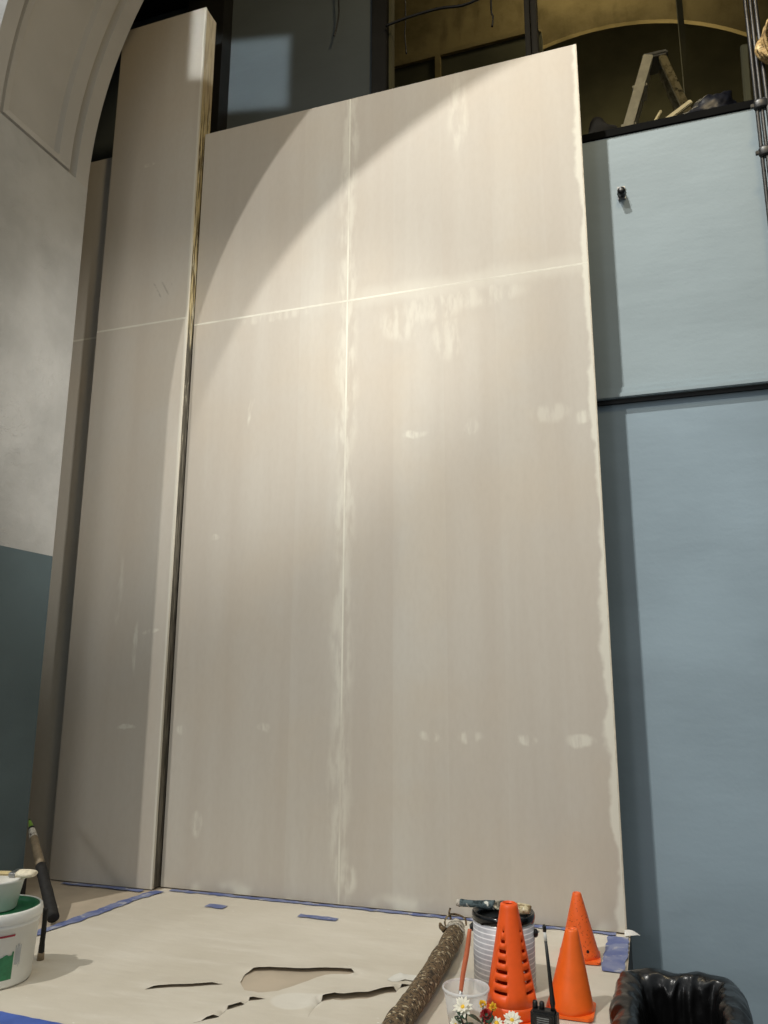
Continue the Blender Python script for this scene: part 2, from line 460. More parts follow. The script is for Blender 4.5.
# blue wall behind and its ledge
YW = .178
bm = BM(); box(bm, (-2.6, YW, 1.923), (4.2, YW+.06, 3.108)); struct('wall_back', bm, M['blue_upper'])
bm = BM(); box(bm, (-2.6, YW+.004, ZL), (4.2, YW+.06, 1.923)); struct('wall_back_lower', bm, M['blue_lower'])
bm = BM()
box(bm, (.7, YW-.012, 1.930), (4.2, YW, 1.965), .003); box(bm, (.7, YW-.028, 1.917), (4.2, YW, 1.939), .004)
struct('trim_2', bm, M['trim'])
bm = BM(); box(bm, (.7, YW-.010, 1.900), (4.2, YW+.01, 1.916)); struct('ledge_gap_shade', bm, M['black'])  # black strip standing in for the gap shadow under the ledge
bm = BM(); box(bm, (-2.6, YW-.006, 3.108), (4.2, YW+.12, 3.148), .004); struct('beam_1', bm, M['black2'])
bm = BM(); box(bm, (-2.6, YW+.121, 3.09), (4.2, 5.2, 3.18)); struct('floor_loft', bm, M['loft_floor'])
# upper slate wall, black posts
bm = BM(); box(bm, (-3.2, .50, 3.18), (-.069, .58, 7.6)); struct('wall_slate', bm, M['slate'])
bm = BM(); box(bm, (-1.20, .40, 3.18), (-.957, .498, 7.6)); struct('pillar_1', bm, M['black'])
bm = BM(); box(bm, (-.067, .47, 3.18), (.018, .60, 7.6), .004); struct('pillar_2', bm, M['black'])
bm = BM()
for xa, xb in ((.757, .783), (.790, .817)): box(bm, (xa, .47, 3.18), (xb, .56, 7.6), .004)
struct('pillar_3', bm, M['black'])
bm = BM(); box(bm, (.022, .50, 3.18), (.036, .56, 7.6)); struct('trim_4', bm, M['loft_dark'])
bm = BM(); box(bm, (-3.2, .38, 4.85), (-.98, .498, 4.98)); struct('beam_2', bm, M['black'])
# loft back wall with its round headed opening: centre (1.05, 4.39), radius 1.9
bm = BM(); NB = 48; YL = 3.0; lx, lz, lr = 1.05, 4.39, 1.9
for k in range(NB):
    a, b = PI*k/NB, PI*(k+1)/NB
    p1 = (lx-lr*math.cos(a), lz+lr*math.sin(a)); p2 = (lx-lr*math.cos(b), lz+lr*math.sin(b))
    for yy in (YL, YL+.04):
        bm.faces.new([bm.verts.new(q) for q in ((p1[0], yy, p1[1]), (p2[0], yy, p2[1]), (p2[0], yy, 7.6), (p1[0], yy, 7.6))])
    bm.faces.new([bm.verts.new(q) for q in ((p1[0], YL, p1[1]), (p2[0], YL, p2[1]), (p2[0], YL+.04, p2[1]), (p1[0], YL+.04, p1[1]))])
for xa, xb in ((-3.2, lx-lr), (lx+lr, 5.2)):
    for yy in (YL, YL+.04):
        bm.faces.new([bm.verts.new(q) for q in ((xa, yy, 3.18), (xb, yy, 3.18), (xb, yy, 7.6), (xa, yy, 7.6))])
for xx in (lx-lr, lx+lr):
    bm.faces.new([bm.verts.new(q) for q in ((xx, YL, 3.18), (xx, YL+.04, 3.18), (xx, YL+.04, lz), (xx, YL, lz))])
bmesh.ops.remove_doubles(bm, verts=bm.verts[:], dist=1e-5)
struct('wall_loft', bm, M['tan'])
bm = BM(); box(bm, (-3.2, 4.1, 3.18), (5.2, 4.2, 7.6)); struct('wall_rear', bm, M['loft_dark'])
bm = BM(); box(bm, (-3.2, .3, 7.6), (5.2, 5.2, 7.7)); struct('ceiling', bm, M['dark'])
bm = BM(); box(bm, (-3.3, YB, ZL), (-3.2, 5.2, 7.7)); struct('wall_side_left', bm, M['dark'])
bm = BM(); box(bm, (5.2, YB, ZL), (5.3, 5.2, 7.7)); struct('wall_side_right', bm, M['dark'])
bm = BM(); box(bm, (-3.2, YB, 6.4), (5.2, .5, 6.5)); struct('ceiling_front', bm, M['dark'])
bm = BM(); box(bm, (1.66, 2.4, 3.18), (1.70, 2.46, 7.6)); struct('pillar_4', bm, M['loft_dark'])
# low parapet in the left bay of the loft
bm = BM()
box(bm, (-1.4, 2.86, 3.18), (-.30, 2.95, 6.25)); box(bm, (-.27, 2.86, 3.18), (.62, 2.95, 6.25))
struct('partition_loft', bm, M['loft_dark'])
bm = BM(); box(bm, (-1.4, 2.83, 6.25), (.62, 2.97, 6.29)); box(bm, (-.315, 2.83, 3.18), (-.265, 2.86, 6.25))
struct('trim_5', bm, M['tan'])

# ------------------------------------------------------------------ scenery flats
T = .045
sf = thing('scenery_flat', 'wide tall beige scenery flat of joined boards with white filled seams', 'scenery panel', (.13, .02, 0))
def child_box(name, a, b, mat, par, bev=0):
    bm = BM(); box(bm, a, b, bev); bmesh.ops.translate(bm, vec=-Vector(par.location), verts=bm.verts[:])
    return link(name, bm, mat, par)
g = .0002
for (xa, xb) in ((-.768, -g), (g, 1.0195)):
    for (za, zb) in ((.004, 2.4384-g), (2.4384+g, 3.458)):
        child_box('board', (xa, 0, za), (xb, .012, zb), M['board'], sf)
# filler that closes the joints, just behind the board faces
child_box('seam_filler', (-g*.9, .0004, .004), (g*.9, .011, 3.457), M['edge_pale'], sf)
child_box('frame', (-.768, .013, .004), (1.0195, T, 3.457), M['edge_side'], sf)
child_box('edge_strip', (1.0197, -.0005, .004), (1.0245, .020, 3.459), M['edge_pale'], sf, .001)

tf = thing('scenery_flat', 'tall narrow beige flat rising above the wide one, with raw stained side edge', 'scenery panel', (-1.025, 0, 0))
for (za, zb) in ((.004, 2.455-g), (2.455+g, 4.165)):
    child_box('board', (-1.275, -.05, za), (-.7755, -.038, zb), M['board_tall'], tf)
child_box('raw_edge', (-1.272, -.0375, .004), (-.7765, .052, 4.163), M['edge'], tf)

lf = thing('scenery_flat', 'short beige flat glimpsed between plaster arch and tall narrow flat', 'scenery panel', (-1.6, .02, 0))
for (za, zb) in ((.004, 2.4384-g), (2.4384+g, 3.458)):
    child_box('board', (-1.95, 0, za), (-1.279, .012, zb), M['board_tall'], lf)
child_box('frame', (-1.95, .013, .004), (-1.279, T, 3.457), M['edge_side'], lf)

# ------------------------------------------------------------------ floor paper with its tears
def px(*pts): return [Vector(p) for p in pts]
holeA = [(.010,-.735),(.018,-.700),(.060,-.682),(.125,-.668),(.17,-.655),(.215,-.632),(.255,-.622),(.285,-.618),(.300,-.632),(.275,-.640),(.245,-.648),(.225,-.662),(.205,-.700),(.178,-.765),(.150,-.812),(.105,-.842),(.062,-.838),(.025,-.790)]
cracks = [[(-.193,-.919),(-.170,-.902),(-.130,-.880),(-.085,-.862),(-.050,-.838),(-.015,-.820)],
          [(.045,-1.060),(.085,-1.010),(.082,-.965),(.105,-.925),(.108,-.895),(.140,-.872)],
          [(.292,-.935),(.285,-.880),(.287,-.838),(.310,-.815),(.335,-.815),(.355,-.800),(.395,-.780),(.425,-.735),(.452,-.718),(.455,-.682),(.478,-.655)]]
outer = [(-.742,-.012),(1.030,-.012),(1.030,-1.24),(-.60,-1.24),(-.835,-1.0),(-.80,-.66),(-.775,-.40)]
verts = [Vector(v) for v in outer]; edges = [(i, (i+1) % len(outer)) for i in range(len(outer))]
holes = []
def add_loop(lp):
    n = len(verts); verts.extend(Vector(v) for v in lp)
    edges.extend((n+i, n+(i+1) % len(lp)) for i in range(len(lp))); holes.append(lp)
def jag(line, k, amp):
    out = []
    for a, b in zip(line, line[1:]):
        for i in range(k):
            t = i/k
            out.append((a[0]+(b[0]-a[0])*t+rnd.uniform(-amp, amp), a[1]+(b[1]-a[1])*t+rnd.uniform(-amp, amp)))
    out.append(line[-1]); return out
lA = jag(holeA+[holeA[0]], 3, .0015)[:-1]
add_loop(lA); lift_lines = [(lA[:27], .009, .05, -.0003)]
for c, w, h in zip(cracks, (.005, .006, .010), (.006, .0075, .013)):
    c = jag(c, 4, .0012); n = len(c)
    far = [(x, y+w*math.sin(PI*(.06+.88*i/(n-1)))) for i, (x, y) in enumerate(c)]
    near = [(x, y-.0012) for (x, y) in c]
    add_loop(near+far[::-1]); lift_lines.append((c, h, .045, .0008))
def inside(pt, poly):
    x, y = pt; c = False; j = len(poly)-1
    for i in range(len(poly)):
        if (poly[i][1] > y) != (poly[j][1] > y) and x < (poly[j][0]-poly[i][0])*(y-poly[i][1])/(poly[j][1]-poly[i][1])+poly[i][0]: c = not c
        j = i
    return c
def seg_d(p, line):
    best = (9, 0, 0); L = len(line)-1
    for i in range(L):
        a, b = Vector(line[i]), Vector(line[i+1]); ab = b-a
        t = max(0, min(1, (p-a).dot(ab)/ab.length_squared)); q = a+ab*t; d = (p-q).length
        if d < best[0]: best = (d, (i+t)/L, (p-q).y+.25*(q.x-p.x))
    return best
x = -.82
while x < 1.03:
    y = -1.235
    while y < -.015:
        dense = -.35 < x < .6 and -1.1 < y < -.5
        if dense or (int(round(x/.015))%3 == 0 and int(round(y/.015))%3 == 0):
            q = Vector((x+rnd.uniform(-.003, .003), y+rnd.uniform(-.003, .003)))
            if inside(q, outer) and not any(inside(q, h) for h in holes): verts.append(q)
        y += .015
    x += .015
vo, eo, fo, *_ = delaunay_2d_cdt(verts, edges, [], 0, 1e-5)
bm = BM(); bv = []
for v in vo:
    z = .0015
    for line, h, sg, lim in lift_lines:
        d, t, side = seg_d(v, line)
        if d < .2 and side > lim:
            z += h*math.exp(-(d/sg)**2)*min(1, 2.2*math.sin(PI*min(max(t, 0), 1)))
    z += .0018*max(0, noise.noise(Vector((v.x*3, v.y*6, 1))))
    bv.append(bm.verts.new((v.x, v.y, z)))
for fc in fo:
    c = sum((vo[i] for i in fc), Vector((0, 0)))/len(fc)
    if inside(c, outer) and not any(inside(c, h) for h in holes):
        try: bm.faces.new([bv[i] for i in fc]).smooth = True
        except ValueError: pass
for v in [v for v in bm.verts if not v.link_faces]: bm.verts.remove(v)
ps = tag(link('drop_sheet', bm, M['paper']), 'large torn beige paper sheet covering the floor before the flats', 'floor paper')

def tape_strip(label, pts, w, mat='tape', z=.0045, seed=0, jitter=.004, group=None):
    rr = random.Random(seed); bm = BM(); P = [Vector((*q, z)) if len(q) == 2 else Vector(q) for q in pts]
    Q = []
    for a, b in zip(P, P[1:]):
        n = max(2, int((b-a).length/.02))
        Q += [a.lerp(b, i/n) for i in range(n)]
    Q.append(P[-1]); prev = None
    for i, q in enumerate(Q):
        t = (Q[min(i+1, len(Q)-1)]-Q[max(i-1, 0)]).normalized(); nrm = Vector((-t.y, t.x, 0))
        a = bm.verts.new(q+nrm*(w/2+rr.uniform(-jitter, jitter))+Vector((0, 0, rr.uniform(0, .0012))))
        b = bm.verts.new(q-nrm*(w/2+rr.uniform(-jitter, jitter))+Vector((0, 0, rr.uniform(0, .0012))))
        if prev: bm.faces.new((prev[0], a, b, prev[1]))
        prev = (a, b)
    o = link('tape_strip', bm, M[mat]); solid(o, .0006)
    return tag(o, label, 'tape')
tape_strip('long blue tape line along the foot of the wide beige flat', [(-.70,-.030),(-.2,-.028),(.3,-.026),(.99,-.024)], .024, seed=1, jitter=.006)
tape_strip('wrinkled blue tape running from flat corner past the black gripped pole', [(-.735,-.06),(-.765,-.22),(-.778,-.40),(-.795,-.56),(-.83,-.74)], .044, seed=2, jitter=.007)
tape_strip('blue tape at foot of tall narrow flat, left of its lit edge', [(-1.18,-.080),(-1.0,-.074),(-.80,-.076)], .026, z=.0035, seed=3)
tape_strip('broad blue tape patch on the platform edge behind the trash bag', [(1.000,-.05),(.998,-.20),(.995,-.38)], .066, seed=4)
tape_strip('small blue tape patch on paper, nearer to the tall narrow flat', [(-.452,-.172),(-.376,-.174)], .036, seed=5)
tape_strip('small curled blue tape patch on paper below the vertical seam', [(-.080,-.176),(.066,-.176)], .030, seed=6)
tape_strip('clean bright blue tape in front of the green lidded bucket', [(-.62,-1.185),(-.40,-1.195),(-.20,-1.205)], .055, 'tape_deep', seed=7, jitter=.002)
# paper scraps
def scrap(label, c, sx, sy, seed, h=.006):
    rr = random.Random(seed); bm = BM(); rows = []
    for i in range(7):
        row = []
        for j in range(4):
            jx = rr.uniform(-.1, .1) if i in (0, 6) else 0; jy = rr.uniform(-.3, .3) if j in (0, 3) else 0
            row.append(bm.verts.new((c[0]+sx*(i/6-.5+jx), c[1]+sy*(j/3-.5+jy)+.12*sx*(i/6), .005+h*abs(noise.noise(Vector((i*.7, j*.9, seed)))))))
        rows.append(row)
    for A, B in zip(rows, rows[1:]):
        for j in range(3): bm.faces.new((A[j], A[j+1], B[j+1], B[j]))
    o = link('paper_scrap', bm, M['scrap']); solid(o, .0006); return tag(o, label, 'scrap')
scrap('crumpled white scrap on paper beside the crusted branch', (.452,-.625), .085, .05, 3)
bm = BM()
pr = None
for i in range(7):
    t = i/6; a = bm.verts.new((1.018+.048*t, -.026-.010*t, .010+.008*math.sin(t*3)+.010*(1-t))); b = bm.verts.new((1.018+.048*t, -.040+.006*t, .006+.006*t))
    if pr: bm.faces.new((pr[0], a, b, pr[1]))
    pr = (a, b)
o = link('paper_sliver', bm, M['scrap']); solid(o, .0008); tag(o, 'white paper sliver sticking out past the flat\'s lower right corner', 'scrap')

# ------------------------------------------------------------------ paint can, brush
can = thing('paint_can', 'open grey striped metal paint can with black drips on its rim', 'paint can', (.722, -.585, .0045))
bm = BM(); lathe(bm, [(0, .002), (.080, .002), (.083, 0), (.0845, .004), (.083, .008), (.083, .172), (.0805, .172), (.0805, .012), (0, .012)], 64); link('body', bm, M['steel'], can)
bm = BM(); lathe(bm, [(.0834, .012), (.0838, .012), (.0838, .166), (.0834, .166)], 64); link('label', bm, M['canlabel'], can)
bm = BM()
lathe(bm, [(.0840, .170), (.0856, .173), (.0868, .180), (.0862, .186), (.0835, .190), (.078, .188), (.074, .182), (.071, .178), (.071, .170), (.0800, .168)], 64)
for v in bm.verts:
    a = math.atan2(v.co.y, v.co.x)
    if v.co.z < .1735 and math.hypot(v.co.x, v.co.y) > .082: v.co.z -= .010*max(0, noise.noise(Vector((a*3, 1, 0))))+.008*max(0, noise.noise(Vector((a*9, 5, 0))))
link('rim', bm, M['black_gloss'], can)
bm = BM(); lathe(bm, [(0, .150), (.0800, .150)], 48); link('paint', bm, M['black_gloss'], can)
for s in (-1, 1):
    bm = BM(); lathe(bm, [(0, 0), (.011, 0), (.011, .006), (.007, .010), (0, .010)], 20)
    bmesh.ops.rotate(bm, cent=(0, 0, 0), matrix=Matrix.Rotation(s*PI/2, 3, 'Y'), verts=bm.verts[:]); bmesh.ops.translate(bm, vec=(s*.0835, 0, .140), verts=bm.verts[:])
    link('ear', bm, M['black_plastic'], can, smooth=True)
bm = BM()
pts = [(math.cos(a)*.094, -.010-.075*math.sin(a), .140-.055*math.sin(a)) for a in [PI*i/24 for i in range(25)]]
pts = [(.094*math.cos(PI*i/24), .078*math.sin(PI*i/24)+.012, .146-.045*math.sin(PI*i/24)) for i in range(25)]
tube(bm, [(.086, 0, .140), (.096, .004, .143)]+pts[1:-1]+[(-.096, .004, .143), (-.094, 0, .132), (-.099, -.002, .118), (-.093, -.002, .112)], .0016, 8); link('bail', bm, M['steel'], can)

br = thing('paint_brush', 'paint-crusted brush lying across the open grey paint can', 'paint brush', (.722, -.60, .1985))
hp = smooth_path([(-.118, .0, .008), (-.10, .0, .009), (-.06, .0, .009), (-.02, .0, .010)], 6)
bm = BM(); tube(bm, hp, [.0095, .0105, .011, .0105, .010, .0095, .0095, .009, .009, .009, .009, .010, .0105, .011, .0115, .012, .0125, .013, .0135][:len(hp)], 14, wob=.12); link('handle', bm, M['brush_worn'], br)
def flatten(bm, k, z0): 
    for v in bm.verts: v.co.z = z0+(v.co.z-z0)*k
bm = BM(); tube(bm, [(-.022+.0065*i, 0, .010) for i in range(8)], [.014, .019, .022, .024, .025, .025, .024, .024], 18, wob=.10); flatten(bm, .55, .010); link('ferrule', bm, M['brush_crust'], br)
bm = BM(); tube(bm, [(.022+.008*i, 0, .010-.0006*i) for i in range(8)], [.024, .025, .026, .026, .026, .025, .023, .019], 20, wob=.12); flatten(bm, .5, .009); link('bristles', bm, M['brush_tip'], br)
bm = BM(); tube(bm, [(-.128, 0, .008), (-.118, 0, .008)], [.0085, .0105], 14, wob=.1); link('handle_tip', bm, M['bark_end'], br)

# ------------------------------------------------------------------ cones
def cone_base(bm, w, h, rr, rin):
    pts = []
    for cx_, cy_, a0 in ((1, 1, 0), (-1, 1, 90), (-1, -1, 180), (1, -1, 270)):
        for k in range(7):
            a = R(a0+15*k); pts.append((cx_*(w-rr)+rr*math.cos(a), cy_*(w-rr)+rr*math.sin(a)))
    n = len(pts)
    lo = [bm.verts.new((x, y, 0)) for x, y in pts]; hi = [bm.verts.new((x, y, h)) for x, y in pts]
    inn = [bm.verts.new((rin*math.cos(math.atan2(y, x)), rin*math.sin(math.atan2(y, x)), h+.002)) for x, y in pts]
    ind = [bm.verts.new((rin*math.cos(math.atan2(y, x)), rin*math.sin(math.atan2(y, x)), 0)) for x, y in pts]
    for i in range(n):
        j = (i+1) % n
        for A, B in ((lo, hi), (hi, inn), (inn, ind), (ind, lo)): bm.faces.new((A[i], A[j], B[j], B[i]))
def vented_cone():
    t = thing('traffic_cone', 'orange cone with rows of slots standing before the grey paint can', 'traffic cone', (.772, -.775, .004), R(0))
    bm = BM(); NAZ = 72
    H0, H1, r0, r1 = .036, .258, .0625, .0215
    rows = []; zs = [H0]
    slots = [(.064, .071), (.086, .0935), (.108, .116), (.130, .138), (.152, .160), (.174, .181), (.197, .2015)]
    for a, b in slots: zs += [a, b]
    zs += [.215, .250, H1]
    for z in zs:
        rad = r0+(r1-r0)*(z-H0)/(H1-H0)
        rows.append([bm.verts.new((rad*math.cos(2*PI*i/NAZ), rad*math.sin(2*PI*i/NAZ), z)) for i in range(NAZ)])
    for ri, (A, B) in enumerate(zip(rows, rows[1:])):
        zc = (zs[ri]+zs[ri+1])/2
        k = next((q for q, s in enumerate(slots) if s[0] < zc < s[1]), None)
        for i in range(NAZ):
            az = (i+.5)*360/NAZ
            if k is not None:
                hw = (19, 19, 18, 16, 13, 9, 6)[k]
                if any(abs((az-c+180) % 360-180) < hw for c in (250, 338, 70, 160)) : continue
            j = (i+1) % NAZ; fc = bm.faces.new((A[i], A[j], B[j], B[i])); fc.smooth = True
    top = [bm.verts.new((.0165*math.cos(2*PI*i/NAZ), .0165*math.sin(2*PI*i/NAZ), H1+.003)) for i in range(NAZ)]
    for i in range(NAZ): bm.faces.new((rows[-1][i], rows[-1][(i+1) % NAZ], top[(i+1) % NAZ], top[i]))
    for v in [v for v in bm.verts if not v.link_faces]: bm.verts.remove(v)
    o = link('body', bm, M['orange_a'], t); solid(o, .006, -1)
    bm = BM(); lathe(bm, [(.0640, .008), (.0665, .012), (.0650, .018), (.0655, .024), (.0635, .030), (.0625, .0365), (.0590, .0365), (.0600, .008)], 64); link('collar', bm, M['orange_a'], t)
    bm = BM(); cone_base(bm, .067, .007, .02, .058); link('base', bm, M['orange_a'], t)
vented_cone()
def plain_cone(label, loc, h, r0, r1, mat, bw, rz, lean=0, ragged=0):
    t = thing('traffic_cone', label, 'traffic cone', loc, rz)
    bm = BM(); prof = [(r0-.003, .004)]+[(r0+(r1-r0)*k/14, .006+(h-.006)*k/14) for k in range(15)]+[(r1*.86, h+.004), (r1*.55, h+.005), (r1*.5, h-.01)]
    lathe(bm, prof, 56)
    for v in bm.verts: v.co.x += lean*v.co.z
    o = link('body', bm, M[mat], t); solid(o, .002, -1)
    bm = BM(); cone_base(bm, bw, .006, .016, r0-.004)
    if ragged:
        for v in bm.verts:
            q = Vector((v.co.x*30, v.co.y*30, 0)); v.co.x *= 1+ragged*noise.noise(q); v.co.y *= 1+ragged*noise.noise(q+Vector((9, 0, 0)))
    link('base', bm, M[mat], t)
    return t
plain_cone('smooth plain orange cone behind the black radio', (.906, -.690, .004), .186, .0585, .0165, 'orange_b', .060, 0, .06)
c3 = plain_cone('speckled orange cone with two dark holes, farthest back by the wide flat', (.897, -.285, .0045), .176, .0585, .0135, 'orange_c', .060, R(5), -.01, .06)
for (az, z, rr) in ((268, .030, .0072), (296, .030, .0046)):
    bm = BM(); rad = .0585+(.0135-.0585)*(z-.006)/.17
    lathe(bm, [(0, 0), (rr, 0), (rr*.8, .0006), (0, .0007)], 18)
    for v in bm.verts: v.co *= 1; v.co.x *= 1+.15*noise.noise(v.co*300)
    mt = Matrix.Translation((rad*math.cos(R(az)), rad*math.sin(R(az)), z)) @ Matrix.Rotation(R(az), 4, 'Z') @ Matrix.Rotation(R(75), 4, 'Y')
    bmesh.ops.transform(bm, matrix=mt, verts=bm.verts[:]); link('hole', bm, M['hole'], c3)

# ------------------------------------------------------------------ radio
ra = thing('two_way_radio', 'black two-way radio with long antenna standing beside the slotted cone', 'radio', (.868, -.885, .0045), R(-6))
bm = BM(); box(bm, (-.031, -.017, 0), (.031, .017, .066), .006); link('body', bm, M['black_plastic'], ra)
bm = BM(); box(bm, (-.022, -.0195, .028), (.022, -.0165, .058), .002); link('front_panel', bm, M['black_gloss'], ra)
bm = BM()
for i in range(5): box(bm, (-.014, -.0205, .034+.0045*i), (.014, -.0190, .036+.0045*i))
link('speaker_slot', bm, M['grey_plastic'], ra)
for x_ in (-.022, -.006):
    bm = BM(); lathe(bm, [(0, 0), (.0065, 0), (.006, .013), (.0045, .016), (0, .016)], 16, (x_, 0, .065)); link('knob', bm, M['black_plastic'], ra)
bm = BM(); tube(bm, [(.020, 0, .062), (.0195, 0, .080), (.018, 0, .10), (.014, 0, .15), (.0085, 0, .212)], [.0075, .0065, .0052, .0044, .0036], 12); an = link('antenna', bm, M['black_plastic'], ra)
bm = BM(); tube(bm, [(.0085, 0, .212), (.0068, 0, .232)], [.0038, .0038], 12); link('antenna_band', bm, M['white_plastic'], an)
bm = BM(); tube(bm, [(.0068, 0, .232), (.0062, 0, .243), (.006, 0, .247)], [.0044, .0044, .003], 12); link('antenna_tip', bm, M['black_plastic'], an)

# ------------------------------------------------------------------ cup, brush in it
cup = thing('plastic_cup', 'clear plastic cup holding a terracotta-handled brush', 'cup', (.684, -.895, .003))
bm = BM(); lathe(bm, [(0, .0), (.038, 0), (.040, .004), (.0535, .094)], 56); o = link('body', bm, M['clear'], cup); solid(o, .0008)
bm = BM(); lathe(bm, [(.0533, .090), (.0562, .0915), (.0570, .0945), (.0560, .0975), (.0535, .0985), (.0530, .094)], 56); link('rim', bm, M['clear_rim'], cup)
bm = BM(); lathe(bm, [(0, .004), (.0385, .004), (.0435, .032), (0, .032)], 40); link('paint', bm, M['liquid'], cup)
ob = thing('artist_brush', 'thin brush with terracotta handle standing in the clear cup', 'paint brush', (.664, -.880, .0365))
bm = BM(); hd = smooth_path([(.003, .004, .045), (.008, .012, .085), (.016, .022, .13), (.022, .030, .178)], 5)
tube(bm, hd, [.0048+.0014*math.sin(PI*i/(len(hd)-1)) for i in range(len(hd))], 12); link('handle', bm, M['terracotta'], ob)
bm = BM(); tube(bm, [(.0005, 0, .022), (.003, .004, .047)], [.0050, .0046], 12); link('ferrule', bm, M['steel'], ob)
bm = BM(); tube(bm, [(-.001, -.002, .0), (.0, 0, .012), (.0006, 0, .024)], [.0022, .0055, .0048], 12); link('bristles', bm, M['wood_beige'], ob)

# ------------------------------------------------------------------ flowers
fl = thing('flower_bunch', 'bunch of white daisies with red and yellow blooms before the clear cup', 'flowers', (.745, -1.035, .010))
def leaf(bm, base, tip, w, droop=.2, n=5):
    base = Vector(base); tip = Vector(tip); d = tip-base; side = d.cross(Vector((0, 0, 1)))
    if side.length < 1e-4: side = Vector((1, 0, 0))
    side.normalize(); pr = None
    for i in range(n+1):
        t = i/n; c = base+d*t; c.z -= droop*d.length*t*t; ww = w*math.sin(PI*(.08+.90*t))
        vs = [bm.verts.new(c-side*ww+Vector((0, 0, .15*ww))), bm.verts.new(c), bm.verts.new(c+side*ww+Vector((0, 0, .15*ww)))]
        if pr:
            for k in range(2):
                fc = bm.faces.new((pr[k], pr[k+1], vs[k+1], vs[k])); fc.smooth = True
        pr = vs
def bloom(c, rad, npet, w, aim, mat, par, layers=1, seed=0):
    rr = random.Random(seed); bm = BM(); q = Vector(aim).to_track_quat('Z', 'Y').to_matrix().to_4x4()
    for L in range(layers):
        for k in range(npet):
            a = 2*PI*(k+.5*L)/npet+rr.uniform(-.1, .1); rl = rad*rr.uniform(.85, 1.08)*(1-.22*L)
            leaf(bm, (.003*math.cos(a), .003*math.sin(a), .003*L), (rl*math.cos(a), rl*math.sin(a), .004+.007*L+rr.uniform(-.003, .004)), w, .1)
    bmesh.ops.transform(bm, matrix=Matrix.Translation(c) @ q, verts=bm.verts[:])
    o = link('bloom', bm, mat, par); solid(o, .0006); return o, q
heads = [((-.050, .062, .073), .024, 12, .0046, (-.15, -.6, .7), 'petal', 'yellow', 2), ((.062, .060, .060), .023, 12, .0046, (.1, -.5, .8), 'petal', 'yellow', 2),
         ((-.062, .045, .040), .018, 11, .004, (-.4, -.6, .5), 'petal', 'yellow', 2), ((.028, .055, .052), .016, 10, .0038, (0, -.5, .8), 'petal', 'yellow', 1)]
for i, (c, rad, n, w, aim, m1, m2, L) in enumerate(heads):
    o, q = bloom(c, rad, n, w, aim, M[m1], fl, L, i)
    bm = BM(); lathe(bm, [(0, .007), (.003, .0065), (.005, .004), (.005, .001), (0, 0)], 12)
    bmesh.ops.transform(bm, matrix=Matrix.Translation(c) @ q, verts=bm.verts[:]); link('flower_centre', bm, M[m2], o)
bloom((.004, .060, .062), .015, 9, .006, (.1, -.6, .7), M['red'], fl, 3, 11)
bloom((-.004, .064, .083), .009, 6, .0032, (0, -.5, .8), M['yellow'], fl, 2, 12)
bloom((.018, .066, .078), .0095, 6, .0034, (.1, -.5, .8), M['yellow'], fl, 2, 13)
for i in range(16):
    rr = random.Random(40+i); bx_, bz_ = rr.uniform(-.050, .050), rr.uniform(.020, .058)
    bm = BM(); leaf(bm, (bx_, .045, bz_), (bx_+rr.uniform(-.030, .030), .045+rr.uniform(-.025, .03), bz_+rr.uniform(.004, .024)), rr.uniform(.010, .015)); o = link('leaf', bm, M['leaf'], fl); solid(o, .0006)
for c in [h[0] for h in heads]+[(.004, .060, .062), (-.004, .064, .083), (.018, .066, .078)]:
    bm = BM(); tube(bm, smooth_path([(c[0]*.1, 0, .004), (c[0]*.55, .03, c[2]*.45), (c[0], c[1]+.002, c[2])], 5), .0014, 7); link('stem', bm, M['leaf'], fl)

# ------------------------------------------------------------------ crusted branch
bp = thing('branch_pole', 'thick crusted brown branch with pale frayed end lying on the paper', 'branch', (.527, -.62, .002))
pts = smooth_path([(.022, -.56, .034), (.016, -.40, .034), (.013, -.26, .034), (.012, -.12, .035), (.004, .04, .034), (-.004, .20, .034), (-.013, .325, .036)], 8)
n = len(pts)
bm = BM(); tube(bm, pts, [.029+.003*noise.noise(Vector((i*.25, 3, 1)))+.001*math.sin(i*.8) for i in range(n)], 22, wob=.09); link('bark', bm, M['bark'], bp)
bm = BM(); tube(bm, smooth_path([(-.013, .310, .036), (-.016, .345, .038), (-.020, .385, .042)], 5), [.0315, .031, .030, .030, .029, .028, .027, .026, .025, .023, .018], 22, wob=.22, seed=4); link('pale_end', bm, M['bark_end'], bp)
bm = BM(); tube(bm, smooth_path([(-.045, .335, .045), (-.052, .350, .062), (-.040, .372, .074), (-.018, .392, .070), (.004, .392, .060), (.012, .372, .048)], 6), .0032, 8, wob=.2); link('curled_fray', bm, M['bark'], bp)
bm = BM(); tube(bm, smooth_path([(-.038, .372, .062), (-.046, .384, .076), (-.044, .392, .088)], 4), .0034, 8, wob=.2); link('frayed_curl', bm, M['bark'], bp)
bm = BM(); tube(bm, [(-.040, .30, .046), (-.054, .306, .056), (-.060, .318, .060)], [.009, .008, .005], 8, wob=.2); link('twig_stub', bm, M['bark'], bp)

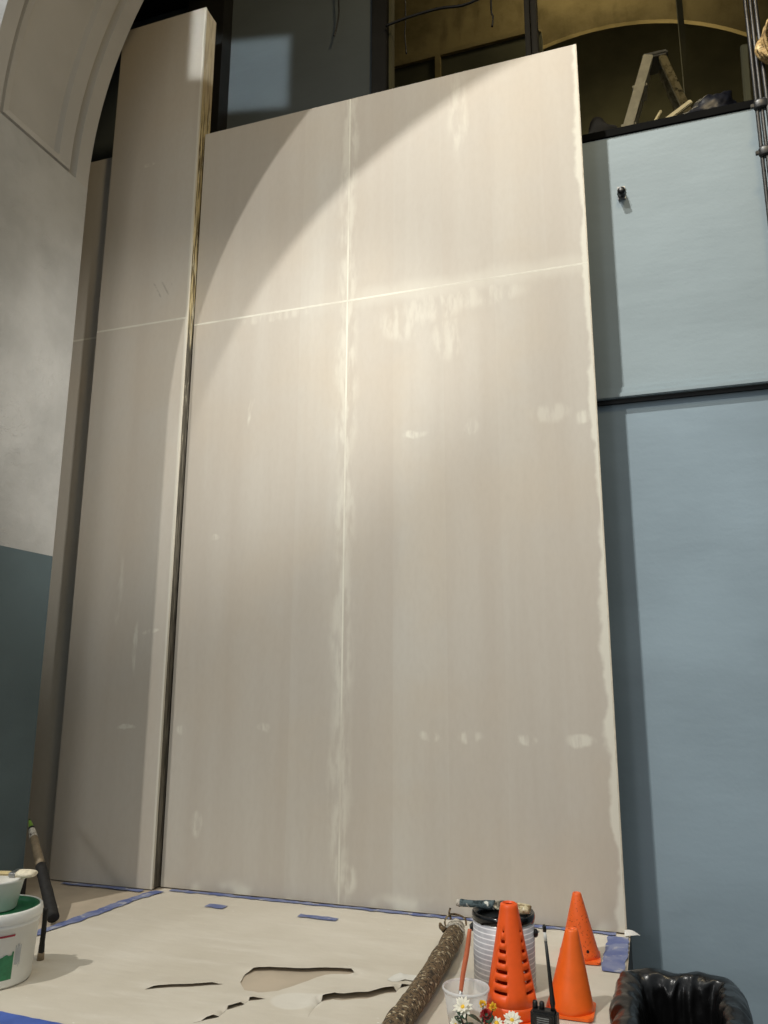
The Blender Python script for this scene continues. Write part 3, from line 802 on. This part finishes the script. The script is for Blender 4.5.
# ------------------------------------------------------------------ bucket group on the left
bk = thing('plastic_bucket', 'white plastic bucket with green lid, red stripe and green print', 'bucket', (-.638, -1.0, .003))
bk.scale = (.93, .93, .93)
bm = BM(); lathe(bm, [(0, .003), (.100, .003), (.106, 0), (.110, .006), (.1205, .160), (.122, .160), (.1235, .166), (.122, .171), (.1225, .180), (.119, .184), (0, .184)], 72); link('body', bm, M['white_plastic'], bk)
bm = BM(); lathe(bm, [(.1225, .172), (.1272, .174), (.1280, .190), (.1262, .200), (.1225, .2035), (.119, .2035), (.1175, .2005), (.117, .186), (.1190, .185)], 72); link('lid_rim', bm, M['white_plastic'], bk)
bm = BM(); lathe(bm, [(0, .191), (.098, .191), (.102, .193), (.106, .1985), (.1165, .2020), (.1172, .192), (.117, .187), (0, .187)], 72); link('lid', bm, M['green_lid'], bk)
def wrap(name, a0, a1, z0f, z1f, mat, n=40, off=.0006):
    bm = BM(); pr = None
    for i in range(n+1):
        a = R(a0+(a1-a0)*i/n); t = i/n; vs = []
        for z in (z0f(t), z1f(t)):
            rad = .110+.0105*(z-.006)/.154+off; vs.append(bm.verts.new((rad*math.cos(a), rad*math.sin(a), z)))
        if pr: bm.faces.new((pr[0], vs[0], vs[1], pr[1]))
        pr = vs
    return link(name, bm, mat, bk)
wrap('red_stripe', 230, 340, lambda t: .140, lambda t: .1455, M['red_print'])
wrap('green_print', 262, 341, lambda t: .024, lambda t: .030+.062*max(0, min(1, t*1.15)) ** .8+.012*noise.noise(Vector((round(t*14)*.9, 2, 0))), M['green_print'], 80, .0008)
wrap('print_mark', 278, 281, lambda t: .088, lambda t: .104, M['dark_print'], 4)
wrap('wear_band', 343, 352, lambda t: .060+.015*noise.noise(Vector((round(t*9)*.8, 7, 0))), lambda t: .112+.02*noise.noise(Vector((round(t*9)*.8, 3, 0))), M['wear'], 20, .0005)
tb = thing('plastic_tub', 'small white tub standing on the green bucket lid', 'tub', (-.648, -1.0, .1825))
bm = BM(); lathe(bm, [(0, 0), (.052, 0), (.055, .003), (.070, .074), (.0735, .076), (.0735, .082), (.069, .082), (.066, .074), (.052, .006), (0, .006)], 56); link('body', bm, M['white_plastic'], tb)
bm = BM(); lathe(bm, [(0, .045), (.0605, .045)], 40); link('paint', bm, M['liquid'], tb)
fb = thing('flat_brush', 'cream flat brush lying across the small white tub', 'paint brush', (-.622, -.99, .267), R(14))
bm = BM(); box(bm, (-.10, -.007, .002), (.012, .007, .014), .005); link('handle', bm, M['cream'], fb)
bm = BM(); box(bm, (.012, -.024, .001), (.034, .024, .016), .003); link('ferrule', bm, M['steel'], fb)
bm = BM(); tube(bm, [(.032+.008*i, 0, .009-.0003*i*i*.3) for i in range(7)], [.025, .026, .027, .027, .026, .023, .015], 20, wob=.08); flatten(bm, .38, .009); link('bristles', bm, M['bristle'], fb)
db = thing('dark_handle', 'thin black worn handle leaning behind the green lidded bucket', 'tool handle', (-.608, -.842, .002), R(0))
bm = BM(); tube(bm, smooth_path([(-.012, .012, .004), (-.004, .004, .05), (.006, -.006, .10), (.012, -.014, .150)], 5), [.0085]*5+[.0075]*5+[.0070]*6, 12, wob=.08); link('handle', bm, M['black_foam'], db)
bm = BM(); tube(bm, [(-.013, .013, .0), (-.009, .009, .024)], [.0105, .009], 12, wob=.1); link('end_cap', bm, M['wood_beige'], db)
# pole leaning at the jamb
A, B = Vector((-.826, -.541, .022)), Vector((-1.165, -.318, .285))
po = thing('painting_pole', 'black gripped pole with green tip leaning toward the dark wainscot', 'pole', (A.x, A.y, 0))
def seg(name, t0, t1, ra_, mat, par, nn=6, wob=0):
    bm = BM(); P = [A.lerp(B, t0+(t1-t0)*i/nn)-Vector((A.x, A.y, 0)) for i in range(nn+1)]
    tube(bm, P, [ra_[0]+(ra_[1]-ra_[0])*i/nn for i in range(nn+1)], 18, wob=wob); return link(name, bm, M[mat], par)
seg('grip', 0, .50, (.0200, .0185), 'black_foam', po, 12, .05)
seg('shaft', .495, .80, (.0165, .0135), 'wood_beige', po)
fe = seg('ferrule', .795, .90, (.0150, .0115), 'bark_end', po); seg('ferrule_band', .885, .905, (.0128, .0120), 'black_plastic', fe)
seg('tip', .90, .985, (.0105, .0050), 'green_tip', po); seg('point', .98, 1.0, (.0048, .0032), 'black_plastic', po)

# ------------------------------------------------------------------ trash bin and bag
BX0, BX1, BY0, BY1, RZ = 1.050, 1.290, -.935, -.520, .060
def rrect(n, grow, rr=.030):
    w, h = (BX1-BX0)/2+grow, (BY1-BY0)/2+grow; rr = max(.015, rr+grow); out = []
    segs = [((w-rr), (-h+rr), (w), 'e')]
    per = []
    for k in range(4):
        cx_, cy_ = ((w-rr), (h-rr)) if k == 0 else (-(w-rr), (h-rr)) if k == 1 else (-(w-rr), -(h-rr)) if k == 2 else ((w-rr), -(h-rr))
        for i in range(9): a = R(90*k+90*i/8); per.append(Vector((cx_+rr*math.cos(a), cy_+rr*math.sin(a))))
    per.append(per[0]); L = [0]
    for a, b in zip(per, per[1:]): L.append(L[-1]+(b-a).length)
    for i in range(n):
        d = L[-1]*i/n; j = max(q for q in range(len(L)) if L[q] <= d)
        j = min(j, len(per)-2); t = (d-L[j])/max(1e-9, L[j+1]-L[j]); out.append(per[j].lerp(per[j+1], t))
    return out
BC = Vector(((BX0+BX1)/2, (BY0+BY1)/2))
tbn = thing('trash_bin', 'tall black rectangular trash bin below the platform edge, lined with a bag', 'trash bin', (BC.x, BC.y, ZL))
bm = BM(); NR = 72; rows = []
for (gr, z) in ((-.055, .004), (-.052, 0.0), (-.012, .77), (.0, .775), (.0, .800), (-.006, .800), (-.018, .77), (-.060, .012)):
    rows.append([bm.verts.new((p.x, p.y, z)) for p in rrect(NR, gr)])
for Aq, Bq in zip(rows, rows[1:]):
    for i in range(NR): bm.faces.new((Aq[i], Aq[(i+1) % NR], Bq[(i+1) % NR], Bq[i]))
bm.faces.new(rows[0]); bm.faces.new(rows[-1][::-1]); link('body', bm, M['black_plastic'], tbn)
bm = BM(); NR = 220
prof = [(.008, -.30), (.010, -.22), (.012, -.14), (.014, -.07), (.018, -.03), (.030, -.012), (.038, .006), (.038, .022), (.034, .038), (.026, .052), (.014, .062), (.002, .066), (-.010, .064), (-.020, .054), (-.026, .036), (-.030, .010), (-.034, -.03), (-.040, -.08), (-.046, -.15), (-.054, -.25), (-.062, -.36), (-.070, -.48), (-.078, -.58)]
prof2 = []
for a, b in zip(prof, prof[1:]):
    prof2 += [a, ((a[0]+b[0])/2, (a[1]+b[1])/2)]
prof2.append(prof[-1]); rows = []
for (gr, z) in prof2:
    ring = []
    for i, p in enumerate(rrect(NR, gr)):
        a = 2*PI*i/NR; nrm = p.normalized(); q = Vector((math.cos(a)*2.2, math.sin(a)*2.2, z*3))
        inner = gr < 0
        fold = noise.noise(Vector((math.cos(a)*5, math.sin(a)*5, z*2.5+gr*30)))*.010 + abs(noise.noise(Vector((math.cos(a)*5+4, math.sin(a)*5, z*5))))*.011
        fold += .010*(.35-abs(noise.noise(Vector((math.cos(a)*6.5, math.sin(a)*6.5, z*16+gr*20+3)))))
        if not inner and z < -.02: fold *= .35
        if inner and z > -.05: fold *= .9
        zz = z + .010*noise.noise(q*1.7+Vector((5, 5, 0)))*(1 if z > -.1 else 0)
        # the film sags at the far side and stands up at the corners
        sag = .004*max(0, math.sin(a))*(1 if z > 0 else 0)*abs(math.cos(a*2))
        if inner: fold = -abs(fold)*1.3
        v = Vector((BC.x+p.x+nrm.x*fold, BC.y+p.y+nrm.y*fold, zz-sag))
        if v.x < 1.040 and v.z < .008: v.z = .008+.003*noise.noise(q)
        if v.x < 1.040 and z < -.05: v.x = 1.040; v.z = zz
        ring.append(bm.verts.new(v))
    rows.append(ring)
for Aq, Bq in zip(rows, rows[1:]):
    for i in range(NR):
        fc = bm.faces.new((Aq[i], Aq[(i+1) % NR], Bq[(i+1) % NR], Bq[i])); fc.smooth = True
bm.faces.new(rows[-1][::-1])
tag(link('trash_bag', bm, M['bag']), 'shiny wrinkled black plastic bag lining the open trash bin', 'trash bag')

# ------------------------------------------------------------------ loft things
ld = thing('step_ladder', 'open grey and yellow stepladder standing in the dark loft', 'ladder', (1.44, 1.72, 3.18), R(0))
HC = 1.55
def rail(name, top, bot, w, d, mat, par=ld):
    top, bot = Vector(top), Vector(bot); ax_ = (top-bot); Lr = ax_.length; q = ax_.to_track_quat('Z', 'Y').to_matrix().to_4x4()
    bm = BM(); box(bm, (-w/2, -d/2, 0), (w/2, d/2, Lr), .004, mtx=Matrix.Translation(bot) @ q); return link(name, bm, M[mat], par)
fx = lambda z: -.05-.31*(HC-z)
rx = lambda z: .035+.27*(HC-z)
for s, dx in ((-1, 0.0), (1, -.015)):
    rail('front_rail', (fx(HC)+dx, s*.07, HC-.02), (fx(0)+dx, s*.11, 0.0), .085 if s < 0 else .06, .06, 'alu')
for s in (-1, 1):
    rr_ = rail('rear_rail', (rx(HC), s*.06, HC-.02), (rx(0), s*.09, 0.0), .045, .045, 'ladder_dark')
for k in range(5):
    z = .27+.27*k; bm = BM(); w = .105-.008*k
    box(bm, (fx(z)-.045, -w, z-.010), (fx(z)+.045, w, z+.010), .003); link('step', bm, M['alu'], ld)
for z in (.35, .9):
    bm = BM(); box(bm, (rx(z)-.012, -.08, z-.02), (rx(z)+.012, .08, z+.02), .003); link('rear_brace', bm, M['fibre'], ld)
bm = BM(); box(bm, (-.085, -.09, HC-.02), (.070, .09, HC+.015), .01); link('top_cap', bm, M['grey_plastic'], ld)
bm = BM(); tube(bm, [(fx(.95), -.10, .95), (rx(.95)-.01, -.08, 1.0)], .006, 8); link('spreader', bm, M['steel'], ld)
def leaning(name, label, cat, a, b, w, d, mat):
    a, b = Vector(a), Vector(b); ax_ = b-a; q = ax_.to_track_quat('Z', 'Y').to_matrix().to_4x4()
    bm = BM(); box(bm, (-w/2, -d/2, 0), (w/2, d/2, ax_.length), .004, mtx=Matrix.Translation(a) @ q); return tag(link(name, bm, M[mat]), label, cat)

leaning('timber_board', 'pale board lying aslant at the foot of the loft stepladder', 'board', (1.205, .50, 3.262), (1.500, .47, 3.425), .020, .024, 'pale_wood')
leaning('timber_batten', 'short pale batten stub lying behind the slanting board in the loft', 'batten', (1.190, .575, 3.192), (1.375, .585, 3.50), .014, .014, 'pale_wood')
leaning('timber_batten', 'thin dark batten standing at the loft edge beside the hanging cables', 'batten', (1.722, .44, 3.182), (1.728, .40, 3.60), .030, .02, 'loft_dark')
# crumpled dark bundle that carries the board
bm = BM(); bmesh.ops.create_icosphere(bm, subdivisions=5, radius=1)
for v in bm.verts:
    v.co = Vector((v.co.x*.155, v.co.y*.10, v.co.z*.15))
    v.co *= 1+.28*noise.noise(v.co*11)+.12*abs(noise.noise(v.co*30))
    v.co.z += .55*v.co.x*.6
    v.co += Vector((1.575, .61, 3.36)); v.co.z = max(v.co.z, 3.181)
tag(link('cloth_bundle', bm, M['navy'], smooth=True), 'crumpled navy bundle on the loft floor right of the stepladder', 'cloth')
bm = BM(); bmesh.ops.create_icosphere(bm, subdivisions=4, radius=1)
for v in bm.verts:
    v.co = Vector((v.co.x*.09, v.co.y*.08, v.co.z*.17)); v.co *= 1+.3*noise.noise(v.co*14)
    v.co += Vector((1.090, .58, 3.33)); v.co.z = max(v.co.z, 3.181)
tag(link('cloth_bundle', bm, M['dark'], smooth=True), 'dark heap on the loft floor left of the stepladder', 'cloth')
# hanging wires and drooping cable in the left bay
def wire(label, pts, rad, cat='cable', mat='cable', n=6):
    bm = BM(); tube(bm, smooth_path(pts, n), rad, 8); return tag(link('hanging_cable', bm, M[mat]), label, cat)
wire('black wire hanging down in the left loft bay near the slate wall', [(.125,.46,4.75),(.130,.46,4.3),(.126,.46,4.2),(.135,.46,4.07)], .004)
wire('black wire hanging down in the left loft bay near the black double post', [(.600,.46,4.75),(.592,.46,4.24),(.600,.46,4.16),(.594,.46,4.10)], .005)
wire('black cable drooping across the top of the left loft bay', [(.020,.45,4.27),(.15,.45,4.285),(.32,.45,4.288),(.48,.45,4.27),(.757,.45,4.35)], .007)
wire('thin black cord dangling before the upper slate wall', [(-.265,.44,4.75),(-.252,.44,4.50),(-.250,.44,4.42),(-.262,.44,4.33),(-.275,.44,4.285)], .0045)
# cable bundle right of the blue wall
def vcable(label, x, dx, rad, wob):
    P = []
    for i in range(25):
        z = 5.2-.24*i; P.append((x+dx*math.sin(i*.9+wob)+.0*z, .08+.004*math.cos(i*1.3+wob), z))
    wire(label, P, rad, n=4)
vcable('leftmost of three thick black cables hanging beside the blue wall', 1.694, .001, .0075, 0)
vcable('middle one of three thick black cables hanging beside the blue wall', 1.7125, .001, .0075, 2)
vcable('rightmost of three thick black cables hanging beside the blue wall', 1.7325, .001, .0085, 4)
for z, lab in ((3.045, 'black tie binding the hanging cables level with the blue wall top'), (2.835, 'black clamp binding the hanging cables below the blue wall top')):
    bm = BM(); lathe(bm, [(.0, -.020), (.026, -.020), (.030, -.012), (.030, .012), (.026, .020), (0, .020)], 24, (0, 0, 0))
    box(bm, (-.040, -.010, -.008), (-.026, .010, .008), .002)
    bmesh.ops.scale(bm, vec=(1.0, .55, 1), verts=bm.verts[:]); bmesh.ops.translate(bm, vec=(1.712, .08, z), verts=bm.verts[:])
    tag(link('cable_clamp', bm, M['black_plastic']), lab, 'clamp')
# hanging straw coloured rope coil
rc = thing('rope_coil', 'straw coloured rope coil hanging to the right of the black cables', 'rope', (1.795, .03, 3.29))
for k in range(6):
    rr = random.Random(k); bm = BM(); P = []
    for i in range(33):
        a = 2*PI*i/32; P.append((rr.uniform(-.002, .002)+(.066+.004*k-.0)*math.cos(a)*(.85+.03*k), -.012+.008*k+.008*math.sin(2*a+k), (.098-.006*k)*math.sin(a)-.004*k))
    tube(bm, P, .0058, 8, cap=False, wob=.2, seed=k); link('rope_loop', bm, M['rope'], rc)
bm = BM(); tube(bm, smooth_path([(-.02, -.02, -.07), (-.035, -.022, -.10), (-.045, -.02, -.125)], 4), .005, 8, wob=.2); link('rope_end', bm, M['rope'], rc)
bm = BM(); tube(bm, [(0, .0, .09), (0, .0, 1.6)], .003, 8); link('hanger', bm, M['cable'], rc)
# small bracket on the blue wall
wb = thing('wall_bracket', 'small black bracket fixed high on the blue wall beside the flat', 'bracket', (1.166, YW-.001, 2.83))
bm = BM(); box(bm, (-.016, -.008, -.030), (.016, 0, .030), .002); link('plate', bm, M['steel'], wb)
bm = BM(); lathe(bm, [(0, 0), (.016, 0), (.018, .006), (.014, .030), (.016, .034), (0, .034)], 20)
bmesh.ops.transform(bm, matrix=Matrix.Translation((0, -.006, -.004)) @ Matrix.Rotation(R(100), 4, 'X'), verts=bm.verts[:]); link('knob', bm, M['black_plastic'], wb)

# ------------------------------------------------------------------ lights
W = bpy.data.worlds.new('world'); bpy.context.scene.world = W; W.use_nodes = True
bg = W.node_tree.nodes['Background']; bg.inputs[0].default_value = (.88, .96, 1.0, 1); 
wt = W.node_tree; tc = wt.nodes.new('ShaderNodeTexCoord'); sx = wt.nodes.new('ShaderNodeSeparateXYZ'); mr = wt.nodes.new('ShaderNodeMapRange')
wt.links.new(tc.outputs['Generated'], sx.inputs[0]); wt.links.new(sx.outputs[2], mr.inputs[0]); wt.links.new(mr.outputs[0], bg.inputs[1])
mr.inputs[1].default_value = 0; mr.inputs[2].default_value = 1; mr.inputs[3].default_value = .14; mr.inputs[4].default_value = .80   # brighter hall ceiling overhead

def spot(name, loc, at, E, col, ang, blend=.5, radius=.2, square=False):
    l = bpy.data.lights.new(name, 'SPOT'); d = (Vector(at)-Vector(loc))
    l.energy = E*4*PI*PI*d.length_squared; l.color = col; l.spot_size = R(ang); l.spot_blend = blend; l.shadow_soft_size = radius; l.use_square = square
    o = bpy.data.objects.new(name, l); C.objects.link(o); o.location = loc; o.rotation_euler = d.to_track_quat('-Z', 'Y').to_euler()
    return o
spot('stage_light_key', (-5.0, -11, 24.5), (.30, 0, 4.7), 1.62, (1, .97, .90), 10.9, 1.0, .20)
spot('stage_light_second', (-5.9, -12, 18.2), (.4, 0, 1.8), .42, (1, .96, .88), 22, .3, .10)
spot('house_light_fill', (-1.5, -9, 2.6), (.4, 0, 1.2), .06, (1, .97, .94), 40, .5, .6)
spot('side_work_light', (2.9, -1.8, 2.7), (-1.05, .12, 1.9), .60, (1, .97, .90), 29, 1.0, .12)
l = bpy.data.lights.new('stage_light_patch', 'AREA'); l.shape = 'RECTANGLE'; l.size = .46; l.size_y = .42; l.spread = R(.9); l.energy = .55; l.color = (.9, .97, 1)
lo = bpy.data.objects.new('stage_light_patch', l); C.objects.link(lo); lo.location = (1.01, -4.0, 1.86)
lo.rotation_euler = (Vector((-.60, -.05, 3.95))-lo.location).to_track_quat('-Z', 'Y').to_euler()
def point(name, loc, E, col, rad):
    l = bpy.data.lights.new(name, 'POINT'); l.energy = E; l.color = col; l.shadow_soft_size = rad
    o = bpy.data.objects.new(name, l); C.objects.link(o); o.location = loc; return o
point('warm_fill_added', (1.7, -1.9, 5.0), 105, (1, .77, .42), .25)  # unseen light added to warm and brighten the tops of the flats
point('loft_rear_fill_added', (1.2, 3.55, 5.0), 45, (1, .86, .55), .2)  # added light, lifts the dark wall seen through the loft arch
point('loft_fill_added', (1.15, 2.2, 7.0), 20, (1, .86, .55), .2)  # dim light added for a glimmer on the upper tan wall

sc = bpy.context.scene
sc.view_settings.view_transform = 'Standard'; sc.view_settings.look = 'None'
sc.view_settings.exposure = 0; sc.view_settings.gamma = 1; sc.view_settings.use_curve_mapping = False
